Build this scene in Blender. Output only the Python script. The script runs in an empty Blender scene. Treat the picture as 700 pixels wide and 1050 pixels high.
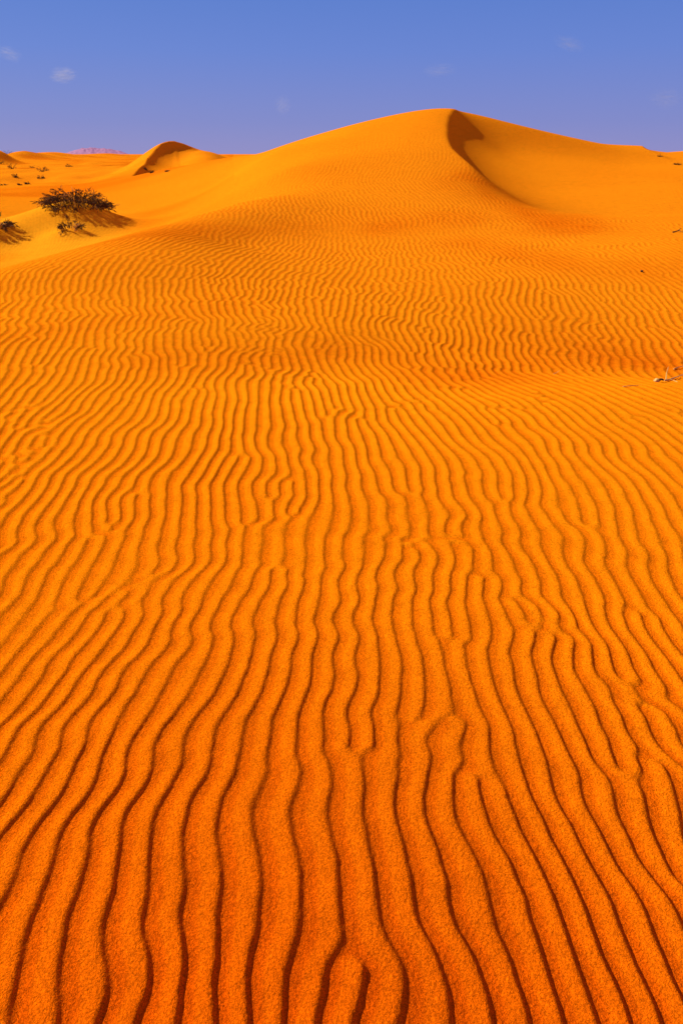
import bpy, math, random
import numpy as np

W, H = 700.0, 1050.0           # frame of the photograph, used only to survey the place
F = 700.0                      # focal length in those pixels
EYE = 1.6
PITCH = math.atan((525.0 - 158.0) / F)
R = math.radians
scene = bpy.context.scene
col = scene.collection
rng = np.random.default_rng(11)
random.seed(5)

# ------------------------------------------------------------------ helpers
def tag(o, label=None, cat=None, group=None, kind=None):
    if label: o['label'] = label
    if cat: o['category'] = cat
    if group: o['group'] = group
    if kind: o['kind'] = kind
    return o

def ray(px, py):
    xc, yc = (px - W / 2) / F, (H / 2 - py) / F
    c, s = math.cos(PITCH), math.sin(PITCH)
    return xc, c + yc * s, -s + yc * c

def at_z(px, py, z):
    x, y, u = ray(px, py); t = (z - EYE) / u
    return x * t, y * t, z

def at_r(px, py, r):
    x, y, u = ray(px, py); t = r / math.hypot(x, y)
    return x * t, y * t, EYE + u * t

def vnoise(x, y, seed):
    """smooth value noise, about -1..1"""
    n = np.random.default_rng(seed).random((256, 256)).astype(np.float32) * 2 - 1
    xi = np.floor(x).astype(np.int64); yi = np.floor(y).astype(np.int64)
    fx = (x - xi).astype(np.float32); fy = (y - yi).astype(np.float32)
    fx = fx * fx * fx * (fx * (fx * 6 - 15) + 10); fy = fy * fy * fy * (fy * (fy * 6 - 15) + 10)
    x0, x1, y0, y1 = xi & 255, (xi + 1) & 255, yi & 255, (yi + 1) & 255
    a = n[y0, x0] * (1 - fx) + n[y0, x1] * fx
    b = n[y1, x0] * (1 - fx) + n[y1, x1] * fx
    return a * (1 - fy) + b * fy

def fbm(x, y, seed, octv=3):
    s = 0; a = 1.0; t = 0
    for k in range(octv):
        s = s + a * vnoise(x * 2 ** k + 17.3 * k, y * 2 ** k - 9.1 * k, seed + k); t += a; a *= .5
    return s / t

def sstep(a, b, x):
    t = np.clip((x - a) / (b - a), 0, 1)
    return t * t * (3 - 2 * t)

# ------------------------------------------------------------------ shape of the land
Z, D = 'z', 'r'
SURVEY = [
 # foreground slope under the camera
 (0,1050,Z,.05),(350,1050,Z,0),(700,1050,Z,-.06),(0,900,Z,.035),(350,900,Z,0),(700,900,Z,-.05),
 (0,750,Z,.02),(350,750,Z,0),(700,750,Z,-.03),(0,600,Z,0),(350,600,Z,.005),(700,600,Z,-.01),
 (0,500,Z,0),(175,500,Z,0),(350,500,Z,0),(525,500,Z,0),(700,500,Z,.0),
 (0,440,Z,0),(175,440,Z,0),(350,440,Z,-.015),(525,440,Z,-.02),(700,440,Z,-.02),
 (0,400,Z,-.02),(175,400,Z,-.035),(350,400,Z,-.05),(525,403,Z,-.06),(700,398,Z,-.07),
 (0,370,Z,.0),(175,370,Z,-.03),(350,372,Z,-.12),(525,379,Z,-.2),(700,375,Z,-.29),
 (0,340,Z,.05),(175,340,Z,.04),(350,340,Z,-.04),(525,345,Z,-.17),(700,340,Z,-.23),
 (0,305,Z,.12),(175,300,Z,.11),(350,300,Z,.03),(525,300,Z,-.02),(700,300,Z,-.03),
 # brow of the rippled dune, seen against the plain on the left
 (0,276,D,11),(50,263,D,11.5),(100,250,D,12.2),(160,233,D,13.5),(214,219,D,15),(250,207,D,17),
 (0,283,D,9.9),(50,271,D,10.3),(100,260,D,10.9),(160,243,D,12.1),(0,280,D,12.6),(50,267,D,13.2),(100,254,D,14),(160,236,D,15.4),(0,287,D,15.5),(50,272,D,16.5),(100,257,D,17.2),(160,238,D,18.2),(214,221,D,17.5),(214,222,D,20),
 (-80,300,D,10.2),(-80,310,D,13),(250,250,D,12.6),(350,250,D,12.9),(525,252,D,12.6),(700,255,D,12.3),
 (300,225,D,14.8),(350,225,D,15),(450,225,D,15),(550,225,D,15.5),(700,225,D,16),
 (300,200,D,17.6),(350,200,D,17.6),(450,200,D,17.6),(560,200,D,18.4),(700,200,D,20),
 (290,175,D,21.5),(350,175,D,20.6),(450,175,D,20.4),(560,175,D,22),(700,175,D,26),
 (320,152,D,26),(370,150,D,24.5),(450,150,D,23.7),(560,152,D,27),(640,160,D,30),
 (450,130,D,27),(400,132,D,27.3),(520,136,D,29),
 # skyline of the big dune
 (280,156.5,D,28),(310,147.5,D,28.5),(340,137,D,29),(370,127,D,29.5),(400,119,D,30),(430,113.5,D,30),(465,112,D,30),
 (500,118.5,D,31),(530,126,D,31.5),(560,133.5,D,32),(590,140.5,D,33),(620,147,D,34),(640,148.8,D,35),(660,149.3,D,36),(680,155,D,37),(700,156,D,40),(800,160,D,40),
 # low ground on the left
 (0,268,D,22),(-80,268,D,21),(60,250,D,22.5),(130,240,D,24),(75,232,D,27.5),(10,232,D,26.5),(180,221,D,25),(220,205,D,25.5),
 (150,200,D,33),(60,200,D,40),(0,200,D,38),(230,184,D,30),(200,168,D,43),(242,161.5,D,38),(265,160,D,31),(-80,200,D,38),
]
ctrl = []
for px, py, k, v in SURVEY:
    ctrl.append(at_z(px, py, v) if k == Z else at_r(px, py, v))
for px, r_, z in [(300,40,.9),(350,42,1.0),(420,42,1.1),(480,42,1.1),(540,43,1.0),(620,46,.9),(700,50,.8),(420,52,.2),(600,56,.2),(250,52,.5),(60,52,-.15),(150,52,.2),(-100,52,-.1),
                   (-500,8,.1),(1200,8,-.1),(-500,30,-.5),(1300,30,.6)]:
    az = math.atan((px - 350) / F / .885)
    ctrl.append((r_ * math.sin(az), r_ * math.cos(az), z))
ctrl.append((0, -.3, .0)); ctrl.append((0, .35, .0))
ctrl = np.array(ctrl)

def polar(x, y):
    return np.arctan2(x, y), .5 * np.log(x * x + y * y + .15)

def tps_kernel(d2): return d2 * np.log(d2 + 1e-9)
_ca, _cl = polar(ctrl[:, 0], ctrl[:, 1])
_n = len(_ca)
_K = tps_kernel((_ca[:, None] - _ca) ** 2 + (_cl[:, None] - _cl) ** 2) + np.eye(_n) * 2e-4
_P = np.stack([np.ones(_n), _ca, _cl], 1)
_A = np.block([[_K, _P], [_P.T, np.zeros((3, 3))]])
_w = np.linalg.solve(_A, np.r_[ctrl[:, 2], 0, 0, 0])

def tps(x, y):
    a, l = polar(x, y)
    sh = a.shape; a = a.ravel(); l = l.ravel(); out = np.empty(len(a), np.float32)
    wf = _w.astype(np.float32); ca = _ca.astype(np.float32); cl = _cl.astype(np.float32)
    for i in range(0, len(a), 200000):
        aa = a[i:i+200000].astype(np.float32); ll = l[i:i+200000].astype(np.float32)
        s = wf[_n] + wf[_n+1] * aa + wf[_n+2] * ll
        for k in range(_n):
            d2 = (aa - ca[k]) ** 2 + (ll - cl[k]) ** 2 + 1e-9
            s += wf[k] * d2 * np.log(d2)
        out[i:i+200000] = s
    return out.reshape(sh)

def tps_grid(x, y, q=6):
    nr, na = x.shape
    a = np.arctan2(x[0], y[0]).astype(np.float64); lr = np.log(np.hypot(x[:, 0], y[:, 0]).astype(np.float64))
    st = .018; ir = np.arange(-2, int((lr[-1] - lr[0]) / st) + 5)
    ia = np.arange(-2 * q, na + 3 * q, q)
    ca = a[0] + ia * (a[-1] - a[0]) / (na - 1); cr = np.exp(lr[0] + ir * st)
    A, RR = np.meshgrid(ca, cr)
    c = tps(RR * np.sin(A), RR * np.cos(A))
    out = np.empty((nr, na), np.float32)
    for i in range(0, nr, 200):
        jy, jx = np.meshgrid((lr[i:i+200] - lr[0]) / st + 2, np.arange(na) / q + 2, indexing='ij')
        out[i:i+200] = cubic(c, jy, jx)
    return out

def polyline_frame(x, y, pts):
    """signed distance to the right of a polyline (walking from first to last), and 0..1 along it"""
    pts = np.asarray(pts, float)
    seg = np.hypot(*(pts[1:] - pts[:-1]).T); cum = np.r_[0, np.cumsum(seg)]; tot = cum[-1]
    best = np.full(x.shape, 1e9, np.float32); sd = np.zeros(x.shape, np.float32); tt = np.zeros(x.shape, np.float32)
    for k in range(len(seg)):
        ax, ay = pts[k]; dx, dy = (pts[k+1] - pts[k]) / seg[k]
        u = (x - ax) * dx + (y - ay) * dy
        uc = np.clip(u, 0, seg[k])
        qx, qy = x - ax - uc * dx, y - ay - uc * dy
        d = np.hypot(qx, qy)
        side = np.sign(dy * (x - ax) - dx * (y - ay))       # + on the right
        m = d < best
        best[m] = d[m]; sd[m] = (d * side)[m]; tt[m] = ((cum[k] + uc) / tot)[m]
    return sd, tt

def smooth_poly(pts, n=10):
    pts = np.asarray(pts, float); out = []
    P = np.vstack([2 * pts[0] - pts[1], pts, 2 * pts[-1] - pts[-2]])
    for i in range(1, len(P) - 2):
        p0, p1, p2, p3 = P[i-1:i+3]
        for t in np.arange(n) / n:
            out.append(.5 * (2*p1 + (p2-p0)*t + (2*p0-5*p1+4*p2-p3)*t*t + (3*p1-p0-3*p2+p3)*t**3))
    out.append(pts[-1]); return np.array(out)

# brink of the big dune, walked from its foot near the camera up to the summit
BRINK = smooth_poly([at_r(*p)[:2] for p in [(572,228,15.4),(556,217,16.6),(535,204,17.8),(510,190,19.2),(488,174,21),(470,160,22.8),(462,150,24),(458,137,26),(460,122,28.6),(466,113,30.2),(468,112,31.5)]])

BRINK2 = smooth_poly([at_r(*p)[:2] for p in [(690,164,31),(672,159,32.5),(661,155,34),(658,151,35.6),(660,149,37)]])

FAR_DUNES = [(-6, 170, 151.5, 16), (24, 230, 156.2, 20), (58, 260, 158, 30), (-60, 140, 150, 30), (120, 300, 156.5, 40), (760, 300, 153, 60)]

def plain_z(x, y):
    r = np.hypot(x, y)
    z = -.1 + .35 * fbm(x / 38 + 3.1, y / 26 + 1.7, 40, 3)
    z = z + .9 * sstep(60, 200, r) * fbm(x / 70, y / 34, 51, 3)
    z = z + 3.2 * sstep(160, 420, r) * (.3 - np.abs(fbm(x / 160 + .3, y / 75, 60, 3)))
    z = z + .30 * sstep(24, 45, r) * (1 - sstep(130, 220, r)) * fbm(x / 9 + 5.5, y / 8, 71, 3) * 2.6
    for px, R_, ytop, w in FAR_DUNES:
        p = at_r(px, ytop, R_); d = ((x - p[0]) / (w * R_ / F)) ; e = (y - p[1]) / (w * R_ / F * 1.6)
        d = np.where(d > 0, d * 1.25, d)
        z = z + (p[2] + .1) * np.exp(-np.abs(d) ** 1.7 - np.abs(e) ** 1.8)
    return z

# the smaller dune standing behind on the left
_bd = at_r(181, 145, 62)
def back_dune(x, y):
    cx, cy, cz = _bd
    th = math.atan2(cx, cy); u = (x - cx) * math.cos(th) - (y - cy) * math.sin(th); v = (x - cx) * math.sin(th) + (y - cy) * math.cos(th)
    hgt = cz + .08
    up = np.sqrt(u * u + .15)
    b = hgt * np.exp(-np.where(u < 0, (up / 3.7) ** 2.0, (up / 4.6) ** 1.45) - np.abs(np.where(v < 0, v / 8.5, v / 11)) ** 1.9)
    line = smooth_poly([at_r(*p)[:2] for p in [(122,174,50),(140,166,54),(150,157.5,57.5),(160,150,60.5),(174,146,62.5),(190,145.5,63.5),(204,149,64),(222,157,63)]])
    s, t = polyline_frame(x, y, line)
    sp = np.where(s > 0, s, 0)
    A = 1.05 * sstep(-4.6, -2.2, u) * (1 - sstep(-.6, 3.0, u)); Wd = 2.3
    return b - A * (sp / Wd) * np.exp(1 - sp / Wd)

MOUNDS = []   # (x, y, height, half width, half depth)
for px, py, r_, h_, wx, wy in [(80,240,25.6,.92,2.3,1.5),(74,251,23.4,.25,.9,.7),(-4,246,24.5,.32,1.0,.8)]:
    p = at_r(px, py, r_); MOUNDS.append((p[0], p[1], h_, wx, wy))

def land(x, y, near=True):
    """height of the sand without its ripples"""
    x = np.asarray(x, np.float32); y = np.asarray(y, np.float32)
    r = np.hypot(x, y)
    zp = plain_z(x, y) + back_dune(x, y)
    z = zp
    if near:
        zn = tps_grid(x, y) if (x.ndim == 2 and x.shape[0] > 50) else tps(x, y)
        # windblown hollow right of the brink
        s, t = polyline_frame(x, y, BRINK)
        sig = .75 * (1 - sstep(.06, .42, t)) + .035
        jag = .02 * vnoise(t * 90, t * 0, 77) * sstep(.6, .75, t)
        s = s + jag
        sp = sig * np.log1p(np.exp(np.clip(s / sig, -30, 30)))
        sp = np.where(s / sig > 29, s, sp)
        A = (.95 - .27 * sstep(.08, .45, t) - .06 * sstep(.4, .75, t) + .13 * np.exp(-((t - .48) / .14) ** 2)) * sstep(0, .3, t) * (1 - .9 * sstep(.9, 1.0, t))
        Wd = 2.25 + 1.2 * (1 - sstep(.1, .5, t))
        carve = A * (sp / Wd) * np.exp(1 - sp / Wd)
        endfade = sstep(-.1, .06, t)
        zn = zn - carve * endfade
        s2, t2 = polyline_frame(x, y, BRINK2)
        q2 = np.where(s2 > 0, s2, 0) / .7
        zn = zn - .16 * sstep(0, .3, t2) * (1 - .8 * sstep(.85, 1, t2)) * q2 * np.exp(1 - q2)
        for mx, my, h_, wx, wy in MOUNDS:
            u, v = (x - mx), (y - my)
            d = (u / np.where(u < 0, wx, wx * .8)) ** 2 + (v / wy) ** 2
            zn = zn + h_ * np.exp(-d * 1.3)
        k = sstep(40, 56, r)
        z = zn * (1 - k) + zp * k
    return z

# ------------------------------------------------------------------ wind ripples
POW = .78
CELL = 7
S0, S1, X1 = 4.0, 246.0, 104.0            # window of the ripple plane, in ripple lengths
NY, NX = int((S1 - S0) * CELL), int(2 * X1 * CELL)
NY -= NY % 16; NX -= NX % 16
_rt = np.geomspace(.05, 400, 4000)
_lt = np.where(_rt < 2.7, .077 + .012 * (1 - sstep(.6, 2.7, _rt)), .077 + .020 * sstep(2.7, 6.5, _rt) + .0018 * np.maximum(_rt - 17, 0))
_gt = _rt / (POW * _lt)                   # range on the ground -> range on the ripple plane
_gp = np.gradient(_gt, _rt)
def lam_of(r): return np.interp(r, _rt, _lt)

DIRS = [ # photo survey of crest directions: px, py, right, up
 (45,1020,.05,1),(60,940,.33,1),(30,880,.5,1),(90,850,.5,1),(150,1000,.02,1),(250,1020,0,1),(340,1040,0,1),(300,900,0,1),(200,800,.4,1),
 (400,1000,-.1,1),(540,1000,-.4,1),(640,950,-.5,1),(620,850,-.5,1),(680,900,-.8,1),(680,760,-.65,1),(450,800,-.2,1),(380,750,0,1),(560,760,-.4,1),
 (60,740,.55,1),(100,640,.55,1),(200,700,.4,1),(300,700,.25,1),(400,650,0,1),(500,650,-.2,1),(600,650,-.4,1),(680,640,-.6,1),
 (50,560,1.2,1),(150,560,1.0,1),(250,550,.65,1),(300,560,.5,1),(380,550,.1,1),(450,560,0,1),(550,550,-.1,1),(650,560,-.35,1),
 (50,480,.9,1),(150,470,.6,1),(250,470,.3,1),(350,455,0,1),(450,455,0,1),(550,450,-.3,1),(650,445,-.5,1),
 (30,400,.5,1),(120,400,.55,1),(200,405,.4,1),(280,420,-.3,1),(340,405,-.1,1),(450,415,-.4,1),(560,408,-.7,1),(650,408,-1.1,1),
 (60,350,1.6,1),(150,350,1.3,1),(250,350,.8,1),(330,350,.1,1),(400,365,-.7,1),(480,368,-1.2,1),(560,368,-1.7,1),(640,365,-1.8,1),
 (40,310,2.0,1),(130,300,1.4,1),(230,300,.8,1),(330,300,.25,1),(420,305,-.2,1),(500,320,-.7,1),(570,330,-1.1,1),(650,320,-1.7,1),
 (130,262,2.0,1),(220,255,1.4,1),(300,260,.7,1),(400,260,.15,1),(480,260,-.3,1),(560,262,-1,1),(650,275,-1.6,1),
 (280,215,2.2,1),(350,205,1.8,1),(330,188,2.0,1),(390,185,1.9,1),(310,172,2.2,1),(400,212,1.2,1),(340,236,2.2,1),(440,178,1.0,1),(430,200,.2,1),(500,215,-.3,1),(620,245,-1.5,1),(660,205,-.6,1),
]
def _land1(x, y): return float(tps(np.array([x]), np.array([y]))[0])
def dir_samples():
    out = []
    for px, py, dx, dy in DIRS:
        rx, ry, ru = ray(px, py)
        t = None; last = 0.2
        for tt in np.geomspace(.4, 40, 160):              # walk the sight line to the sand
            if EYE + ru * tt < _land1(rx * tt, ry * tt): t = tt; break
        if t is None: continue
        x, y = rx * t, ry * t
        e = .02 * t; z0 = _land1(x, y)
        gx, gy = (_land1(x + e, y) - z0) / e, (_land1(x, y + e) - z0) / e
        n = np.array([-gx, -gy, 1.0]); q0 = np.array([x, y, z0]); o = np.array([0, 0, EYE])
        l = math.hypot(dx, dy)
        d2 = np.array(ray(px + 4 * dx / l, py - 4 * dy / l)); tt = n.dot(q0 - o) / n.dot(d2)
        q = o + d2 * tt
        v = q - q0
        if tt <= 0: continue
        a = math.atan2(v[0], v[1])                          # from straight ahead, + to the right
        a = max(-.98, min(.98, (a + math.pi / 2) % math.pi - math.pi / 2))
        out.append((math.atan2(x, y), math.log(math.hypot(x, y)), a))
    return np.array(out)

def zoom2(a, shape):
    """cubic-free separable linear upsampling"""
    y = np.linspace(0, a.shape[0] - 1, shape[0]); x = np.linspace(0, a.shape[1] - 1, shape[1])
    yi = np.minimum(y.astype(int), a.shape[0] - 2); xi = np.minimum(x.astype(int), a.shape[1] - 2)
    fy = (y - yi)[:, None]; fx = (x - xi)[None]
    b = a[yi] * (1 - fy) + a[yi + 1] * fy
    return b[:, xi] * (1 - fx) + b[:, xi + 1] * fx

def ripple_field():
    ds = dir_samples()
    q = 4; ny, nx = NY // q, NX // q
    sy = S0 + (np.arange(ny) + .5) * q / CELL; sx = -X1 + (np.arange(nx) + .5) * q / CELL
    SX, SY = np.meshgrid(sx, sy)
    g_ = np.hypot(SX, SY); az = np.arctan2(SX, SY) / POW
    rw = np.interp(g_, _gt, _rt); lr = np.log(rw)
    c = np.zeros_like(az); s = np.zeros_like(az); tot = np.zeros_like(az)
    for a0, l0, th in ds:
        d2 = ((az - a0) ** 2 + ((lr - l0) * .9) ** 2)
        sg2 = 2 * (.13 + .13 * (1 - sstep(math.log(1.5), math.log(4), lr))) ** 2
        k = np.exp(-d2 / sg2) + 2e-3 / (d2 + .03)
        s += k * th; tot += k
    th = s / tot
    be = th - az
    th = np.arctan2(np.sin(be) * POW * g_ / rw, np.cos(be) * np.interp(rw, _rt, _gp)) + POW * az
    nxv, nyv = np.cos(th), -np.sin(th)                       # normal, pointing right (components on sx, sy)
    h = q / CELL
    gx, gy = 2 * np.pi * nxv, 2 * np.pi * nyv
    ex = .5 * (gx[:, 1:] + gx[:, :-1]); ey = .5 * (gy[1:] + gy[:-1])
    div = np.diff(np.pad(ex, ((0, 0), (1, 1))), axis=1) + np.diff(np.pad(ey, ((1, 1), (0, 0))), axis=0)
    div *= h
    m = np.block([[div, div[:, ::-1]], [div[::-1], div[::-1, ::-1]]])
    ky = np.arange(2 * ny); kx = np.arange(2 * nx)
    lam = (2 * np.cos(np.pi * ky / ny) - 2)[:, None] + (2 * np.cos(np.pi * kx / nx) - 2)[None]
    lam[0, 0] = 1
    ph = np.fft.fft2(m) / lam; ph[0, 0] = 0
    phi = np.real(np.fft.ifft2(ph))[:ny, :nx]
    # wander of the crests, livelier along the wavy band in the middle distance
    py_band = np.exp(-((lr - math.log(4.1)) / .16) ** 2) + .6 * np.exp(-((lr - math.log(5.6)) / .1) ** 2)
    warp = 1.5 * fbm(SX / 6.5, SY / 4.6, 90, 2) + 3.0 * fbm(SX / 18, SY / 14, 95, 2) + 0.8 * vnoise(SX / 3.4, SY / 2.4, 98)
    warp = warp + py_band * 1.8 * vnoise(SX / 2.6, SY / 3.0, 99)
    phi = zoom2(phi + warp, (NY, NX))
    # extra short crests let in between the others: pairs of forks
    g = np.random.default_rng(57)
    t1 = zoom2(nxv, (NY, NX)); t2 = zoom2(nyv, (NY, NX))
    for k in range(640):
        cy, cx = g.integers(20, NY - 20), g.integers(20, NX - 20)
        ln = g.uniform(5, 15) * CELL * .5; sg = 1 if g.random() < .5 else -1
        dx, dy = -t2[cy, cx] * ln, t1[cy, cx] * ln
        rad = 11 * CELL
        y0, y1, x0, x1 = max(0, cy - rad), min(NY, cy + rad), max(0, cx - rad), min(NX, cx + rad)
        yy, xx = np.mgrid[y0:y1, x0:x1]
        vv = np.arctan2(yy - cy - dy, xx - cx - dx) - np.arctan2(yy - cy + dy, xx - cx + dx)
        vv = (vv + np.pi) % (2 * np.pi) - np.pi
        dd = np.hypot(yy - cy, xx - cx) / rad
        phi[y0:y1, x0:x1] += sg * np.where(np.abs(vv) > 3.1, vv, vv * (1 - np.clip(dd, 0, 1) ** 4))
    band = zoom2(py_band, (NY, NX))
    kx = np.fft.rfftfreq(NX, 1 / CELL); ky = np.fft.fftfreq(NY, 1 / CELL)
    k2 = kx[None] ** 2 + ky[:, None] ** 2                   # in cycles per ripple length
    ns = np.fft.irfft2(np.fft.rfft2(g.standard_normal((NY, NX))) * np.exp(-((np.sqrt(k2) - 1) / .45) ** 2), s=(NY, NX))
    psi = .9 * np.cos(phi) + (.07 + .28 * band) * ns / ns.std() * .7
    psi = np.clip(psi, -1.3, 1.3)
    L = .55 - (1 - k2) ** 2 * 1.0
    dt = .5
    den = 1 / (1 - dt * np.clip(L - .55, -1e3, 0))
    for it in range(27):
        f = np.fft.rfft2(psi + dt * (.55 * psi - psi ** 3))
        psi = np.fft.irfft2(f * den, s=psi.shape)
    env = np.sqrt(2 * np.fft.irfft2(np.fft.rfft2(psi * psi) * np.exp(-k2 / (2 * .28 ** 2)), s=psi.shape).clip(1e-4))
    psi = psi / np.maximum(env, .25 * np.median(env)) ** .4
    psi = np.clip(psi / np.percentile(np.abs(psi), 92), -1.4, 1.4)
    # finer lattice, then lean the waves over to leeward
    f = np.fft.rfft2(psi); NY2, NX2 = NY * 2, NX * 2
    f2 = np.zeros((NY2, NX2 // 2 + 1), complex); hN = NY // 2
    f2[:hN, :NX // 2] = f[:hN, :NX // 2]; f2[-hN:, :NX // 2] = f[-hN:, :NX // 2]
    psi = (np.fft.irfft2(f2, s=(NY2, NX2)) * 4).astype(np.float32)
    n1 = zoom2(nxv, (NY2, NX2)).astype(np.float32); n2 = zoom2(nyv, (NY2, NX2)).astype(np.float32)
    iy, ix = np.meshgrid(np.arange(NY2, dtype=np.float32), np.arange(NX2, dtype=np.float32), indexing='ij')
    hs = psi.copy(); lean = .078 * 2 * CELL
    # sinuous crests
    q = 4; gy, gx = np.meshgrid(np.arange(0, NY2, q) / (2 * CELL), np.arange(0, NX2, q) / (2 * CELL), indexing='ij')
    wv = .17 * vnoise(gx / 2.6, gy / 2.2, 301) + .26 * vnoise(gx / 5.2, gy / 3.9, 302) + .03 * vnoise(gx / .9, gy / .75, 303)
    wv = (zoom2(wv, (NY2, NX2)) * 2 * CELL).astype(np.float32)
    iy = iy + wv * n2; ix = ix + wv * n1
    for it in range(9):
        new = bilin(psi, iy - lean * hs * n2, ix - lean * hs * n1)
        hs = .45 * hs + .55 * new
    t = np.clip((hs + 1) / 2, 0, 1.15)
    gy, gx = np.gradient(hs)
    dn = (gx * n1 + gy * n2) * 2 * CELL                       # downhill to the right = lee side
    lee = 1 - sstep(-.7, .7, dn)
    return (t ** 2.3 * lee + t ** 1.15 * (1 - lee)).astype(np.float32)

def bilin(a, y, x):
    y = np.clip(y, 0, a.shape[0] - 1.001); x = np.clip(x, 0, a.shape[1] - 1.001)
    yi = y.astype(np.int32); xi = x.astype(np.int32); fy = y - yi; fx = x - xi
    return (a[yi, xi] * (1 - fx) + a[yi, xi + 1] * fx) * (1 - fy) + (a[yi + 1, xi] * (1 - fx) + a[yi + 1, xi + 1] * fx) * fy

def cubic(a, y, x):
    y = np.clip(y, 1, a.shape[0] - 3.001); x = np.clip(x, 1, a.shape[1] - 3.001)
    yi = y.astype(np.int32); xi = x.astype(np.int32); fy = (y - yi).astype(np.float32); fx = (x - xi).astype(np.float32)
    def wts(t): return (-.5*t+t*t-.5*t**3, 1-2.5*t*t+1.5*t**3, .5*t+2*t*t-1.5*t**3, -.5*t*t+.5*t**3)
    wx, wy = wts(fx), wts(fy); out = 0
    for j in range(4):
        row = 0
        for i in range(4): row = row + wx[i] * a[yi + j - 1, xi + i - 1]
        out = out + wy[j] * row
    return out

RIP = ripple_field()

def ripples(x, y, phase=False):
    """height of the ripples"""
    r = np.hypot(x, y).astype(np.float64); az = np.arctan2(x, y)
    gg = np.interp(r, _rt, _gt)
    sy, sx = gg * np.cos(POW * az), gg * np.sin(POW * az)
    # mirror the pattern where the land runs on beyond the surveyed window
    Ly, Lx = (S1 - S0 - 4), (2 * X1 - 4)
    ty = np.mod(sy - S0 - 2, 2 * Ly); ty = np.where(ty > Ly, 2 * Ly - ty, ty) + 2
    tx = np.mod(sx + X1 - 2, 2 * Lx); tx = np.where(tx > Lx, 2 * Lx - tx, tx) + 2
    h = cubic(RIP, ty * CELL * 2 - .5, tx * CELL * 2 - .5)
    lam = lam_of(r)
    amp = (.094 + .034 * (1 - sstep(.9, 2.6, r)) + .012 * (1 - sstep(4, 8, r))) * lam
    a = np.ones_like(amp)
    a = a * (.86 + .22 * fbm(x / 1.3, y / 1.7, 120, 2))
    s, t = polyline_frame(x.astype(np.float32), y.astype(np.float32), BRINK)
    slip = sstep(-.25, .25, s) * (1 - sstep(3.5, 7, s)) * sstep(.0, .12, t) * (r < 33)
    a = a * (1 - .97 * slip)
    a = a * (1 - .45 * sstep(12.3, 14, r) * (1 - sstep(14, 15.2, r)))
    a = a * (1 - .15 * sstep(6, 13, r)) * (1 - .45 * sstep(16, 23, r))
    a = a * (1 - .8 * sstep(21, 29, r)) * (1 - sstep(45, 60, r))
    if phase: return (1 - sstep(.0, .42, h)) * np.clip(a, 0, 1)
    return h * amp * a

# ------------------------------------------------------------------ meshes of the land
def grid_mesh(name, az, rr, height, mat, keep=None):
    A, RR = np.meshgrid(az, rr)
    x = (RR * np.sin(A)).astype(np.float32); y = (RR * np.cos(A)).astype(np.float32)
    z = height(x, y)
    nr, na = x.shape
    co = np.stack([x, y, z], -1).reshape(-1, 3).astype(np.float32)
    i = (np.arange(nr - 1)[:, None] * na + np.arange(na - 1)[None])
    quads = np.stack([i, i + na, i + na + 1, i + 1], -1).reshape(-1, 4).astype(np.int32)
    out = []
    sel = [np.ones(len(quads), bool)] if keep is None else keep(x, y, z)
    for nm, m in zip(name if isinstance(name, (list, tuple)) else [name], sel):
        qd = quads[m]
        used = np.unique(qd); remap = np.full(len(co), -1, np.int32); remap[used] = np.arange(len(used), dtype=np.int32)
        out.append(raw_mesh(nm, co[used], remap[qd], mat))
    return out

SHADE_BANDS = [ # shade of hollows and brink, painted as soft redder bands: survey points, half width as a share of the distance, strength
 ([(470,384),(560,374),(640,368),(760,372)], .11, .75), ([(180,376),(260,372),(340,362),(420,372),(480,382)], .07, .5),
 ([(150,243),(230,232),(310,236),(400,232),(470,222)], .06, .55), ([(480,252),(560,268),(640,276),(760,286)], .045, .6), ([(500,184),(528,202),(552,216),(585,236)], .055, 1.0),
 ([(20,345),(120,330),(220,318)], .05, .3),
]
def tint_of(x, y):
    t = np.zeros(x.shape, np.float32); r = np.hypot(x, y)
    for pts, w, k in SHADE_BANDS:
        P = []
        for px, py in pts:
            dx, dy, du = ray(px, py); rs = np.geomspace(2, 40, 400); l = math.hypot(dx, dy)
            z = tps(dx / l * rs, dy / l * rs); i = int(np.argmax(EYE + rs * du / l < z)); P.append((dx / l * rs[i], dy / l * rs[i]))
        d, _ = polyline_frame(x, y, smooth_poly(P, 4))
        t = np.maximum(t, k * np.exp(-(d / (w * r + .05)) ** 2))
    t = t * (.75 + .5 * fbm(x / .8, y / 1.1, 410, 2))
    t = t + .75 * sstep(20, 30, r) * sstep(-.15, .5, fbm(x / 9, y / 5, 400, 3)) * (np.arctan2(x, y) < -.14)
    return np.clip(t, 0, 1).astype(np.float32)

def pale_of(x, y):
    r = np.hypot(x, y); a = np.arctan2(x, y)
    return (sstep(13, 17, r) * (1 - sstep(27, 36, r)) * (1 - sstep(-.33, -.24, a)) * np.clip(.75 + .7 * fbm(x / 2.6, y / 2.2, 430, 3), 0, 1)).astype(np.float32)

def set_tint(o):
    me = o.data; co = np.empty(len(me.vertices) * 3, np.float32); me.vertices.foreach_get('co', co); co = co.reshape(-1, 3)
    a = me.attributes.new('shade_and_red_sand', 'FLOAT', 'POINT'); a.data.foreach_set('value', tint_of(co[:, 0], co[:, 1]))
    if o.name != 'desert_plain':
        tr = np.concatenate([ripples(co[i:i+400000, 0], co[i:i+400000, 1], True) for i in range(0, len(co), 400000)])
        b = me.attributes.new('trough_shade', 'FLOAT', 'POINT'); b.data.foreach_set('value', tr.astype(np.float32))
    if o.name == 'desert_ground':
        b = me.attributes.new('pale_sand', 'FLOAT', 'POINT'); b.data.foreach_set('value', pale_of(co[:, 0], co[:, 1]))

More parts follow.
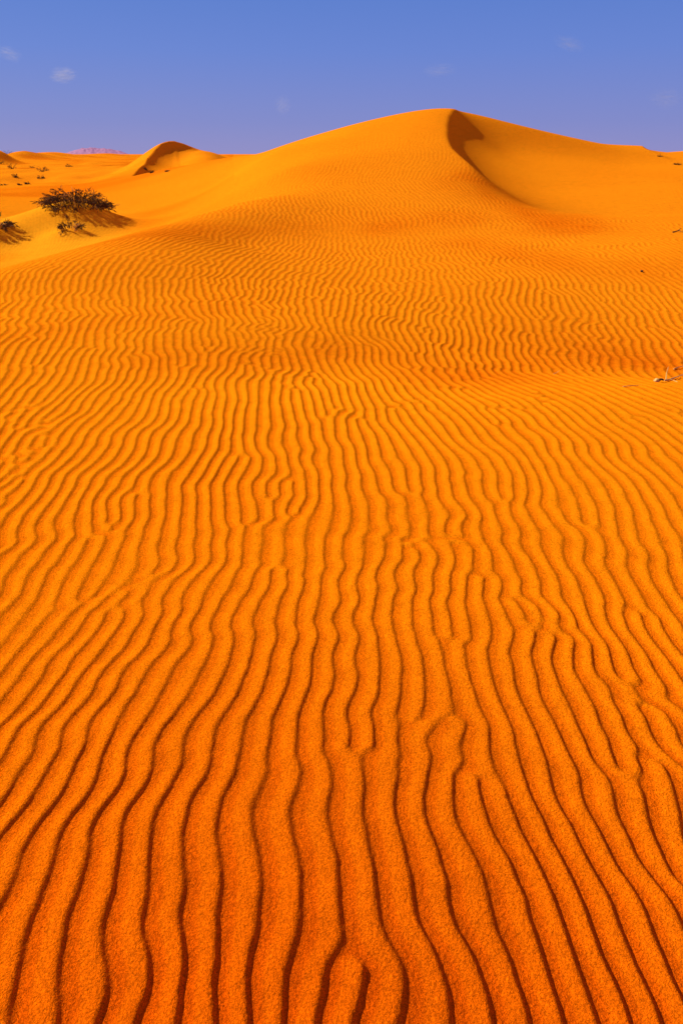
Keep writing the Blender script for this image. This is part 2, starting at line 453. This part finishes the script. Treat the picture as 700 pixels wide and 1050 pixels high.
def raw_mesh(name, co, quads, mat, smooth=True):
    me = bpy.data.meshes.new(name)
    me.vertices.add(len(co)); me.vertices.foreach_set('co', np.ascontiguousarray(co, np.float32).ravel())
    k = quads.shape[1]
    me.loops.add(quads.size); me.loops.foreach_set('vertex_index', np.ascontiguousarray(quads, np.int32).ravel())
    me.polygons.add(len(quads)); me.polygons.foreach_set('loop_start', np.arange(0, quads.size, k, dtype=np.int32))
    me.polygons.foreach_set('use_smooth', np.full(len(quads), smooth))
    me.update(calc_edges=True)
    me.materials.append(mat)
    o = bpy.data.objects.new(name, me); col.objects.link(o)
    return o

# ------------------------------------------------------------------ materials
def new_mat(name):
    m = bpy.data.materials.new(name); m.use_nodes = True
    nt = m.node_tree; b = nt.nodes['Principled BSDF']
    return m, nt, b

def N(nt, t, **k):
    n = nt.nodes.new(t)
    for a, v in k.items():
        if a in ('op', 'operation'): n.operation = v
        else: setattr(n, a, v)
    return n

def ramp(nt, stops):
    n = nt.nodes.new('ShaderNodeValToRGB'); e = n.color_ramp.elements
    while len(e) > 1: e.remove(e[-1])
    e[0].position, e[0].color = stops[0][0], (*stops[0][1], 1)
    for p, c in stops[1:]:
        q = e.new(p); q.color = (*c, 1)
    return n

def noise(nt, vec, scale, detail=2, rough=.5):
    n = N(nt, 'ShaderNodeTexNoise'); n.inputs['Scale'].default_value = scale
    n.inputs['Detail'].default_value = detail; n.inputs['Roughness'].default_value = rough
    nt.links.new(vec, n.inputs['Vector']); return n

def mixc(nt, a, b, f, mode='MIX'):
    n = N(nt, 'ShaderNodeMix', data_type='RGBA', blend_type=mode)
    for sock, v in ((n.inputs[0], f), (n.inputs[6], a), (n.inputs[7], b)):
        if hasattr(v, 'is_linked'): nt.links.new(v, sock)
        elif isinstance(v, tuple): sock.default_value = (*v, 1)
        else: sock.default_value = v
    return n.outputs[2]

def sand_material(name, base, dark, tint_near=True):
    m, nt, b = new_mat(name)
    geo = N(nt, 'ShaderNodeNewGeometry'); pos = geo.outputs['Position']
    big = noise(nt, pos, .35, 3)
    r1 = ramp(nt, [(.3, tuple(c * .93 for c in base)), (.7, tuple(c * 1.05 for c in base))])
    nt.links.new(big.outputs['Fac'], r1.inputs[0])
    colr = r1.outputs[0]
    if tint_near:
        # foreground fall-off painted in: colour darkens and reddens toward the camera
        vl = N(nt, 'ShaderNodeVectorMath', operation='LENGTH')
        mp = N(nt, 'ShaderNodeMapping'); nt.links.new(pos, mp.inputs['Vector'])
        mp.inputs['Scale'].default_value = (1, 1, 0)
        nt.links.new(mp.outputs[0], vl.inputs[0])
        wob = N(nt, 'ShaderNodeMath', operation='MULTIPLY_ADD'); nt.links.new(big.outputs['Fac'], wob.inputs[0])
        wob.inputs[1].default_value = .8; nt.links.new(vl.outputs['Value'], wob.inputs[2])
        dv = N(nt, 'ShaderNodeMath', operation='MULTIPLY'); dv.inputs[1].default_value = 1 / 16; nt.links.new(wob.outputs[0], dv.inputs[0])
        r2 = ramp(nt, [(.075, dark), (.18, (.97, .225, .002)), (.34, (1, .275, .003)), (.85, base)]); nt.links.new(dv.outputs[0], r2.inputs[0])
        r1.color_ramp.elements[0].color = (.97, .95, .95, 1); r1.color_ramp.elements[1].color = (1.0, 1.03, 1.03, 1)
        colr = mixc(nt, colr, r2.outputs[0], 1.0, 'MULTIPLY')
    at = N(nt, 'ShaderNodeAttribute', attribute_name='shade_and_red_sand')
    colr = mixc(nt, colr, (.80, .155, .002), at.outputs['Fac'])  # painted shade of hollows and brink, plus red bands of the plain
    ap = N(nt, 'ShaderNodeAttribute', attribute_name='pale_sand')
    colr = mixc(nt, colr, (.98, .36, .010), ap.outputs['Fac'])
    # shade in the lee and troughs of the ripples, painted darker and redder
    atr = N(nt, 'ShaderNodeAttribute', attribute_name='trough_shade')
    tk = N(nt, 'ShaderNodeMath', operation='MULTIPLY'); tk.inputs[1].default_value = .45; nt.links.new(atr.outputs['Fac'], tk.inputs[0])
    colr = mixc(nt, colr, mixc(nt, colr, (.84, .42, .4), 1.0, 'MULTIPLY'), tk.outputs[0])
    # grains: pale and dark specks of several sizes
    for sc, amt in ((520, .5), (210, .32), (60, .10), (9, .08)):
        g = noise(nt, pos, sc, 2, .65)
        rg = ramp(nt, [(.3, (1 - amt,) * 3), (.7, (1 + amt,) * 3)])
        nt.links.new(g.outputs['Fac'], rg.inputs[0])
        colr = mixc(nt, colr, rg.outputs[0], 1.0, 'MULTIPLY')
    nt.links.new(colr, b.inputs['Base Color'])
    b.inputs['Roughness'].default_value = .95; b.inputs['Specular IOR Level'].default_value = .0
    bump = None
    for sc, dist, st in ((420, .0022, .9), (140, .0045, .8), (60, .008, .3)):
        g = noise(nt, pos, sc, 2, .6)
        bp = N(nt, 'ShaderNodeBump'); bp.inputs['Strength'].default_value = st; bp.inputs['Distance'].default_value = dist
        nt.links.new(g.outputs['Fac'], bp.inputs['Height'])
        if bump: nt.links.new(bump.outputs[0], bp.inputs['Normal'])
        bump = bp
    nt.links.new(bump.outputs[0], b.inputs['Normal'])
    return m

SAND = sand_material('orange_sand', (1, .274, .005), (.78, .118, .001))
PLAIN = sand_material('plain_sand', (1, .28, .006), (.9, .22, .004), False)

# ------------------------------------------------------------------ sky and sun
SUN_EL, SUN_AZ = R(35), R(-72)                # azimuth from straight ahead, minus = left
world = bpy.data.worlds.new('World'); scene.world = world; world.use_nodes = True
nt = world.node_tree; bg = nt.nodes['Background']
sky = nt.nodes.new('ShaderNodeTexSky'); sky.sky_type = 'NISHITA'; sky.sun_disc = False
sky.sun_elevation = SUN_EL; sky.sun_rotation = SUN_AZ % (2 * math.pi); sky.air_density = 1.0; sky.dust_density = .3; sky.ozone_density = 3
tc = nt.nodes.new('ShaderNodeTexCoord'); sep = nt.nodes.new('ShaderNodeSeparateXYZ')
nt.links.new(tc.outputs['Generated'], sep.inputs[0])
SK = 0.1
SG = SK / .94
grad = ramp(nt, [(0, tuple(c / SG for c in (.28, .275, .62))), (.035, tuple(c / SG for c in (.215, .25, .64))), (.11, tuple(c / SG for c in (.14, .235, .69))),
                 (.22, tuple(c / SG for c in (.075, .195, .64))), (.6, tuple(c / SG for c in (.22, .12, .33)))])  # upper sky, out of view, reddened to warm the fill in the shade
nt.links.new(sep.outputs['Z'], grad.inputs[0])
mixed = mixc(nt, sky.outputs[0], grad.outputs[0], .92)
nt.links.new(mixed, bg.inputs['Color']); bg.inputs['Strength'].default_value = SK

sun = bpy.data.lights.new('sun', 'SUN'); sun.energy = 5.0; sun.angle = R(.53); sun.color = (1, .98, .8)
so = bpy.data.objects.new('sun', sun); col.objects.link(so)
from mathutils import Vector
sd = Vector((math.sin(SUN_AZ) * math.cos(SUN_EL), math.cos(SUN_AZ) * math.cos(SUN_EL), math.sin(SUN_EL)))
so.rotation_euler = sd.to_track_quat('Z', 'Y').to_euler(); so.location = sd * 50 + Vector((0, 0, 10))

# ------------------------------------------------------------------ camera
cam = bpy.data.cameras.new('camera'); co_ = bpy.data.objects.new('camera', cam); col.objects.link(co_)
cam.sensor_fit = 'VERTICAL'; cam.sensor_height = 36; cam.lens = 36 * F / H; cam.clip_start = .05; cam.clip_end = 20000
co_.location = (0, 0, EYE); co_.rotation_euler = (math.pi / 2 - PITCH, 0, 0)
scene.camera = co_
scene.view_settings.view_transform = 'Standard'; scene.view_settings.look = 'None'; scene.view_settings.exposure = 0

# ------------------------------------------------------------------ the land itself
DET = 1.0
az = np.arange(-R(76), R(76), .0012 * DET)
rr = np.exp(np.concatenate([np.arange(math.log(.45), math.log(5), .0032), np.arange(math.log(5), math.log(24), .0022), np.arange(math.log(24), math.log(58), .004)]))
def split(x, y, z):
    xq = .25 * (x[:-1, :-1] + x[1:, :-1] + x[:-1, 1:] + x[1:, 1:]).ravel()
    yq = .25 * (y[:-1, :-1] + y[1:, :-1] + y[:-1, 1:] + y[1:, 1:]).ravel()
    rq = np.hypot(xq, yq)
    line = smooth_poly([(-60, 4), (-13, 10.5), (-7.2, 13.6), (-5.0, 17.5), (-4.7, 22), (-5.0, 27), (-5.5, 34), (-2, 46), (20, 60), (60, 75)], 6)
    # right of the line is the rippled dune
    s, t = polyline_frame(xq, yq, line)
    dune = s > 0
    return [dune, ~dune]
def near_height(x, y): return land(x, y) + ripples(x, y).astype(np.float32)
dune, plain_near = grid_mesh(['sand_dune', 'desert_ground'], az, rr, near_height, SAND, split)
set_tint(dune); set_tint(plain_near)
tag(dune, kind='structure'); tag(plain_near, kind='structure')
az2 = np.concatenate([np.arange(-R(76), R(76.05), .002), np.arange(R(76.5), R(284), R(1.5)), [2 * math.pi - R(76)]])
rr2 = np.exp(np.concatenate([np.arange(math.log(57.6), math.log(150), .004), np.arange(math.log(150), math.log(9000), .012)]))
def far_height(x, y): return land(x, y, False) - .02
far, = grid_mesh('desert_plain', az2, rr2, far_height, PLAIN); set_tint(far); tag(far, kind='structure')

# ------------------------------------------------------------------ finding the sand under a sight line
def ground(x, y):
    return float(land(np.array([[x]]), np.array([[y]]))[0, 0])
def hit(px, py, r0=18, r1=400):
    dx, dy, du = ray(px, py); l = math.hypot(dx, dy)
    rs = np.geomspace(r0, r1, 1500)
    xs, ys = rs * dx / l, rs * dy / l
    below = EYE + rs * du / l < land(xs, ys)
    k = int(np.argmax(below)) if below.any() else len(rs) - 1
    return xs[k], ys[k], float(land(xs[k:k+1], ys[k:k+1])[0])

# ------------------------------------------------------------------ plants
def plain_mat(name, c1, c2, scale, rough=.85):
    m, nt, b = new_mat(name)
    g = N(nt, 'ShaderNodeNewGeometry')
    n = noise(nt, g.outputs['Position'], scale, 3, .6)
    r = ramp(nt, [(.3, c1), (.7, c2)]); nt.links.new(n.outputs['Fac'], r.inputs[0])
    nt.links.new(r.outputs[0], b.inputs['Base Color']); b.inputs['Roughness'].default_value = rough
    b.inputs['Specular IOR Level'].default_value = .1
    return m
M_STEM = plain_mat('shrub_stem', (.05, .022, .008), (.14, .07, .025), 9)
M_LEAF = plain_mat('shrub_foliage', (.05, .02, .006), (.24, .115, .028), 6)
M_DRY = plain_mat('dry_twig', (.62, .33, .07), (.85, .52, .14), 14)
M_WOOD = plain_mat('bleached_wood', (.5, .3, .08), (.85, .58, .2), 40)
M_STONE = plain_mat('dark_stone', (.05, .03, .02), (.10, .06, .04), 60)

class MB:
    def __init__(s): s.v = []; s.f = []
    def tube(s, pts, r0, r1, n=5):
        pts = [Vector(p) for p in pts]; base = len(s.v); m = len(pts)
        for i, p in enumerate(pts):
            t = (pts[min(i+1, m-1)] - pts[max(i-1, 0)])
            t = t.normalized() if t.length > 1e-9 else Vector((0, 0, 1))
            a = t.orthogonal().normalized(); b = t.cross(a); r = r0 + (r1 - r0) * i / (m - 1)
            for k in range(n):
                q = 2 * math.pi * k / n; s.v.append(p + (a * math.cos(q) + b * math.sin(q)) * r)
        for i in range(m - 1):
            for k in range(n):
                s.f.append((base+i*n+k, base+i*n+(k+1) % n, base+(i+1)*n+(k+1) % n, base+(i+1)*n+k))
        s.f.append(tuple(base + k for k in range(n))[::-1]); s.f.append(tuple(base+(m-1)*n+k for k in range(n)))
    def blade(s, p, d, l, w, rnd):
        d = d.normalized(); a = d.orthogonal().normalized()
        a.rotate(__import__('mathutils').Quaternion(d, rnd.uniform(0, 6.28)))
        b = len(s.v); bend = d.cross(a) * l * rnd.uniform(-.25, .25)
        s.v += [p - a * w * .5, p + a * w * .5, p + d * l * .55 + bend + a * w * .55, p + d * l * .55 + bend - a * w * .55, p + d * l]
        s.f += [(b, b+1, b+2, b+3), (b+3, b+2, b+4)]
    def build(s, name, mat, parent=None, origin=(0, 0, 0)):
        o_ = Vector(origin)
        me = bpy.data.meshes.new(name); me.from_pydata([tuple(v - o_) for v in s.v], [], s.f); me.update()
        me.materials.append(mat)
        o = bpy.data.objects.new(name, me); col.objects.link(o)
        if parent is not None: o.parent = parent
        else: o.location = o_
        return o

def shrub(name, x, y, width, height, label, cat='shrub', group=None, seed=1, stems=26, leaves=60, dry=8, spread=1.0, lean=.0, leaf=.11, mound=0.0):
    """a desert shrub: tangled stems rising from the sand, dark fine foliage, a few bleached dead twigs.
    spread: how far out over the sand the stems root, as a share of the half width"""
    rnd = random.Random(seed)
    z0 = ground(x, y)
    root = bpy.data.objects.new(name, None); col.objects.link(root); root.location = (x, y, z0); root.empty_display_size = .3
    tag(root, label, cat, group)
    st, fo = MB(), MB(); dead = []
    def g(dx, dy): return ground(x + dx, y + dy) - z0 - .02
    for i in range(stems):
        a = rnd.uniform(0, 2 * math.pi); q = math.sqrt(rnd.random())
        bx, by = math.cos(a) * q * spread * width * .40, math.sin(a) * q * spread * width * .34
        top = height * (1.0 - .62 * q ** 1.6) * rnd.uniform(.55, 1.12)
        out = width * rnd.uniform(.06, .2) * (1 if spread > .5 else 2.2)
        p0 = Vector((bx, by, g(bx, by)))
        aim = Vector((math.cos(a) * out + lean * top + rnd.gauss(0, .08) * height, math.sin(a) * out * .8 + rnd.gauss(0, .08) * height, top))
        droop = top * rnd.uniform(.2, .8) * (.35 + q)
        pts = []
        for k in range(7):
            u = k / 6
            pts.append(p0 + Vector((aim.x * u, aim.y * u, aim.z * (1 - (1 - u) ** 1.7) - droop * u ** 3)))
        isdry = i < dry
        tw = MB() if isdry else st
        tw.tube(pts, .016 * height ** .5, .004, 4)
        for k in range(rnd.randint(3, 6)):
            u = rnd.uniform(.25, .95); j = min(5, int(u * 6)); p = pts[j].lerp(pts[j+1], u * 6 - j)
            d = ((pts[6] - pts[3]).normalized() + Vector((rnd.gauss(0, .55), rnd.gauss(0, .55), rnd.gauss(.1, .4)))).normalized() * height * rnd.uniform(.14, .36)
            end = p + d - Vector((0, 0, .05 * height))
            tw.tube([p - d * .03, p + d * .5 + Vector((0, 0, .03 * height)), end], .006, .002, 3)
            if not isdry:
                for m in range(max(2, leaves // 6)):
                    u = rnd.random(); c = p.lerp(end, u) + Vector((rnd.gauss(0, .02), rnd.gauss(0, .02), rnd.gauss(0, .02))) * height
                    fo.blade(c, d.normalized() + Vector((rnd.gauss(0, .35), rnd.gauss(0, .35), rnd.gauss(.05, .3))), leaf * rnd.uniform(.5, 1.5), leaf * .13 * rnd.uniform(.7, 1.3), rnd)
        if isdry: dead.append(tw)
    st.build('stems', M_STEM, root); fo.build('foliage', M_LEAF, root)
    for tw in dead: tw.build('dead_branch', M_DRY, root)
    return root

mx, my = MOUNDS[0][0], MOUNDS[0][1]
shrub('desert_shrub', mx + .05, my + .15, 2.35, .48, 'large dark brown shrub spreading over a sand mound on the left', seed=4, stems=210, leaves=28, dry=16, spread=1.0, lean=.15, leaf=.085)
mx, my = MOUNDS[1][0], MOUNDS[1][1]
shrub('desert_shrub', mx, my, 1.0, .38, 'small half-dead shrub with pale twigs below the large shrub', seed=9, stems=26, leaves=34, dry=9, spread=.7, leaf=.09, lean=.1)
mx, my = MOUNDS[2][0], MOUNDS[2][1]
shrub('desert_shrub', mx + .1, my, 1.0, .4, 'dark shrub cut off by the left edge of the photo, near the rippled slope', seed=13, stems=34, leaves=44, dry=4, spread=.5, leaf=.1)

FAR = [ # px, py of the base, width in px, height in px, label
 (1, 168, 7, 4, 'dark far shrub at the left edge of the plain, on a band of lit sand'),
 (13, 173, 11, 5, 'long low dark shrub on a shaded hump of the far plain, near the left edge'),
 (33, 172, 7, 2, 'faint low tuft on the plain right of the long low shrub'),
 (44, 176, 11, 5, 'dark slanting shrub in the middle of the far plain, above the large shrub'),
 (71, 171, 6, 3, 'small brown shrub on open sand left of the pale distant dune'),
 (16, 182, 5, 4, 'thin pale tuft standing behind the pair of low tufts'),
 (42, 183, 7, 4, 'round dark shrub just below the slanting shrub on the plain'),
 (21, 190, 4, 2, 'left one of a pair of low tufts behind the large shrub'),
 (29, 189, 6, 3, 'right and bigger one of a pair of low tufts behind the large shrub'),
 (4, 190, 8, 2, 'flat dark tuft at the left edge level with the pair of low tufts'),
 (157, 177, 8, 3, 'dark shrub at the foot of the shaded slip face of the smaller dune'),
 (149, 174, 4, 2, 'tiny tuft left of the dark shrub at the foot of the smaller dune'),
 (172, 176, 4, 1.6, 'faint tuft right of the dark shrub at the foot of the smaller dune'),
 (8, 158, 13, 4, 'dark thicket on the ridge at the left end of the skyline'),
]
for i, (px, py, wpx, hpx, lab) in enumerate(FAR):
    x, y, z = hit(px, py, 30); dist = math.hypot(x, y)
    shrub('desert_shrub', x, y, wpx * dist / F, hpx * dist / F, lab, group='shrubs scattered over the far plain', seed=40 + i, stems=16, leaves=24, dry=0, spread=.3, leaf=.05 * hpx * dist / F + .06)
for i, (px, py, wpx, hpx, lab) in enumerate([(694, 169, 6, 2.2, 'low tuft by the right edge on the far shoulder of the big dune'), (676, 160.5, 4, 1.8, 'tiny tuft in the shaded hollow of the far right ridge')]):
    x, y, z = hit(px, py, 24, 60); dist = math.hypot(x, y)
    shrub('desert_shrub', x, y, wpx * dist / F, hpx * dist / F, lab, group='tufts on the right shoulder', seed=80 + i, stems=12, leaves=14, dry=0, spread=.3, leaf=.07)

# ------------------------------------------------------------------ wind-blown litter at the edge of the hollow on the right
def surf(px, py):
    p = hit(px, py, 2.5, 16); return Vector(p)
def rip(p): return float(ripples(np.array([p.x], np.float32), np.array([p.y], np.float32))[0])
def on(px, py, up=0):
    p = surf(px, py); p.z += rip(p) + up; return p
def twig(name, chains, mat, label, cat, r0=.006):
    m = MB(); o = None
    root_pt = on(*chains[0][0][:2])
    for ch in chains[:1]:
        pts = [on(*c) for c in ch]; m.tube(pts, r0, r0 * .35, 6)
    body = m.build(name, mat, None, root_pt); tag(body, label, cat)
    for ch in chains[1:]:
        b = MB(); b.tube([on(*c) for c in ch], r0 * .7, r0 * .25, 5)
        b.build('side_twig', mat, body, root_pt)
    return body
twig('dry_twig', [[(680, 391.5, .004), (685, 391, .012), (692, 389, .016), (699, 387, .02), (704, 386.5, .02)], [(682, 391, .01), (681.5, 388.5, .05), (682.5, 386, .085)], [(686, 391, .012), (690, 391.5, .006), (694, 392.5, .003)]],
     M_DRY, 'forked pale dry twig lying at the right edge above the ripples', 'twig', .0085)
twig('dry_straw', [[(690, 379.5, .004), (694, 378.4, .012), (700, 377, .012), (705, 376.5, .01)]], M_DRY, 'pale straw lying just above the forked twig at the right edge', 'straw', .006)
twig('dry_straw', [[(638, 397.5, .003), (645, 396.8, .006), (651, 396, .006), (657, 395.2, .004)]], M_DRY, 'long thin straw lying flat left of the knot of bleached wood', 'straw', .004)
twig('dry_straw', [[(567, 384.5, .003), (570, 383.4, .012), (573, 382.6, .02)]], M_DRY, 'tiny pale straw alone in the hollow, farthest left of the litter', 'straw', .004)
def lump(name, p, sx, sy, sz, mat, label, cat, seed):
    import bmesh
    bm = bmesh.new(); bmesh.ops.create_icosphere(bm, subdivisions=3, radius=1)
    rnd = np.random.default_rng(seed); ph = rnd.uniform(0, 6, 9)
    for v in bm.verts:
        c = v.co; k = 1 + .22 * math.sin(3.1 * c.x + ph[0]) * math.sin(2.7 * c.y + ph[1]) + .16 * math.sin(5 * c.z + ph[2] + 3 * c.x) + .08 * math.sin(9 * c.y + ph[3])
        v.co = Vector((c.x * sx * k, c.y * sy * k, c.z * sz * k))
    me = bpy.data.meshes.new(name); bm.to_mesh(me); bm.free()
    for q in me.polygons: q.use_smooth = True
    me.materials.append(mat); o = bpy.data.objects.new(name, me); col.objects.link(o); o.location = p
    return tag(o, label, cat)
p = on(672.5, 392.3); p.z += .012
k = lump('wood_knot', p, .028, .017, .016, M_WOOD, 'knot of bleached wood half sunk in the sand beside the forked twig', 'driftwood', 3)
b = MB(); b.tube([Vector((.012, -.01, .01)), Vector((.035, -.012, .014)), Vector((.052, -.006, .004))], .011, .006, 6); b.build('stub', M_STEM, k)
p = on(657, 279.5); p.z += .012
lump('pebble', p, .018, .016, .012, M_STONE, 'single dark pebble on smooth sand right of the middle', 'pebble', 8)
twig('dry_twig', [[(689, 238.8, .01), (695, 238.6, .03), (703, 239.5, .02)], [(694, 238.6, .03), (697, 237.8, .06)]], M_STEM, 'dark twig half buried at the right edge of the dune flank', 'twig', .012)

# ------------------------------------------------------------------ far mountain
mm, mnt, mb = new_mat('hazy_rock')  # air haze is painted into the rock colour
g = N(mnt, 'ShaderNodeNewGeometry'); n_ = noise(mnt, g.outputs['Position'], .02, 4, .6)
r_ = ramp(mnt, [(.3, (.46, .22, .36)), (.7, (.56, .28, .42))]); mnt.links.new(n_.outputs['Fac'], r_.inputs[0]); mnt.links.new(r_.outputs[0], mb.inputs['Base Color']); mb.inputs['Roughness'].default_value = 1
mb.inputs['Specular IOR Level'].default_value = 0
cx, cy, _ = at_r(98, 157, 6200)
th = math.atan2(cx, cy)
u = np.linspace(-1, 1, 140); v = np.linspace(-1, 1, 40); U, V = np.meshgrid(u, v)
prof = np.interp(U, [-1, -.8, -.55, -.35, -.1, .1, .3, .5, .7, .88, 1], [0, .4, .72, .92, 1, .93, .97, .8, .62, .35, 0])
hz = (prof * 60 - 8) * np.clip(1 - np.abs(V) ** 1.5, 0, 1) + 8 * fbm(U * 9 + 30, V * 4 + 30, 210, 4) * (1 - V ** 2) * prof - 8
wx = U * 265; wy = V * 420
X = cx + wx * math.cos(th) + wy * math.sin(th); Y = cy - wx * math.sin(th) + wy * math.cos(th)
nr, na = U.shape; i = (np.arange(nr-1)[:, None] * na + np.arange(na-1)[None])
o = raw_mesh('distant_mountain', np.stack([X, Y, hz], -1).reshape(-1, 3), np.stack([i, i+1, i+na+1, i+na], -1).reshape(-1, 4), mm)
tag(o, kind='structure')

# ------------------------------------------------------------------ small thin clouds
def cloud(px, py, wpx, hpx, dens, tilt, label, seed):
    dx, dy, du = ray(px, py); dist = 2600.0
    p = Vector((dx, dy, du)).normalized() * dist + Vector((0, 0, EYE))
    w, h = wpx * dist / 800 * .5, hpx * dist / 800 * .5
    import bmesh
    bm = bmesh.new(); bmesh.ops.create_icosphere(bm, subdivisions=4, radius=1)
    ph = np.random.default_rng(seed).uniform(0, 6, 6)
    for v in bm.verts:
        c = v.co; k = 1 + .2 * math.sin(3 * c.x + ph[0] + 2 * c.z) + .13 * math.sin(6 * c.x + ph[1]) * math.cos(4 * c.y + ph[2])
        v.co = c * k
    me = bpy.data.meshes.new('cloud'); bm.to_mesh(me); bm.free()
    m = bpy.data.materials.new('cloud_vapour'); m.use_nodes = True; t = m.node_tree; t.nodes.clear()
    out = t.nodes.new('ShaderNodeOutputMaterial'); vol = t.nodes.new('ShaderNodeVolumePrincipled')
    t.links.new(vol.outputs[0], out.inputs['Volume']); vol.inputs['Color'].default_value = (.99, .9, .96, 1); vol.inputs['Anisotropy'].default_value = .2
    tcn = t.nodes.new('ShaderNodeTexCoord')
    ln = N(t, 'ShaderNodeVectorMath', operation='LENGTH'); t.links.new(tcn.outputs['Object'], ln.inputs[0])
    fall = N(t, 'ShaderNodeMapRange', interpolation_type='SMOOTHSTEP'); t.links.new(ln.outputs['Value'], fall.inputs['Value'])
    fall.inputs['From Min'].default_value = 1.0; fall.inputs['From Max'].default_value = .1
    off = N(t, 'ShaderNodeMapping'); off.inputs['Scale'].default_value = (.8, 1, 1.9); off.inputs['Location'].default_value = (seed * 3.7, seed * 1.3, 0); t.links.new(tcn.outputs['Object'], off.inputs['Vector'])
    nn = noise(t, off.outputs[0], 2.4, 6, .68)
    cut = N(t, 'ShaderNodeMapRange'); t.links.new(nn.outputs['Fac'], cut.inputs['Value']); cut.inputs['From Min'].default_value = .42; cut.inputs['From Max'].default_value = .68
    mu = N(t, 'ShaderNodeMath', operation='MULTIPLY'); t.links.new(fall.outputs[0], mu.inputs[0]); t.links.new(cut.outputs[0], mu.inputs[1])
    mu2 = N(t, 'ShaderNodeMath', operation='MULTIPLY'); t.links.new(mu.outputs[0], mu2.inputs[0]); mu2.inputs[1].default_value = .5 * dens / h
    t.links.new(mu2.outputs[0], vol.inputs['Density'])
    me.materials.append(m)
    o = bpy.data.objects.new('cloud', me); col.objects.link(o); o.location = p; o.scale = (w, h * 1.2, h)
    o.rotation_euler = (0, R(tilt), -math.atan2(dx, dy))
    return tag(o, label, 'cloud', 'small thin clouds')
cloud(10, 55, 26, 15, .9, 15, 'faint white wisp of cloud at the far left edge of the sky', 1)
cloud(65, 77, 32, 17, 1.8, -10, 'brightest small white puff of cloud above the low dunes on the left', 2)
cloud(450, 72, 44, 15, .6, -4, 'wide very thin cloud just above and left of the dune summit', 3)
cloud(290, 108, 22, 22, .6, -50, 'slanting thin cloud wisp above the left slope of the big dune', 4)
cloud(583, 45, 36, 15, .8, 18, 'highest thin cloud wisp, in the upper right of the sky', 5)
cloud(682, 101, 40, 22, .55, 8, 'hazy thin cloud low at the right edge of the sky', 6)
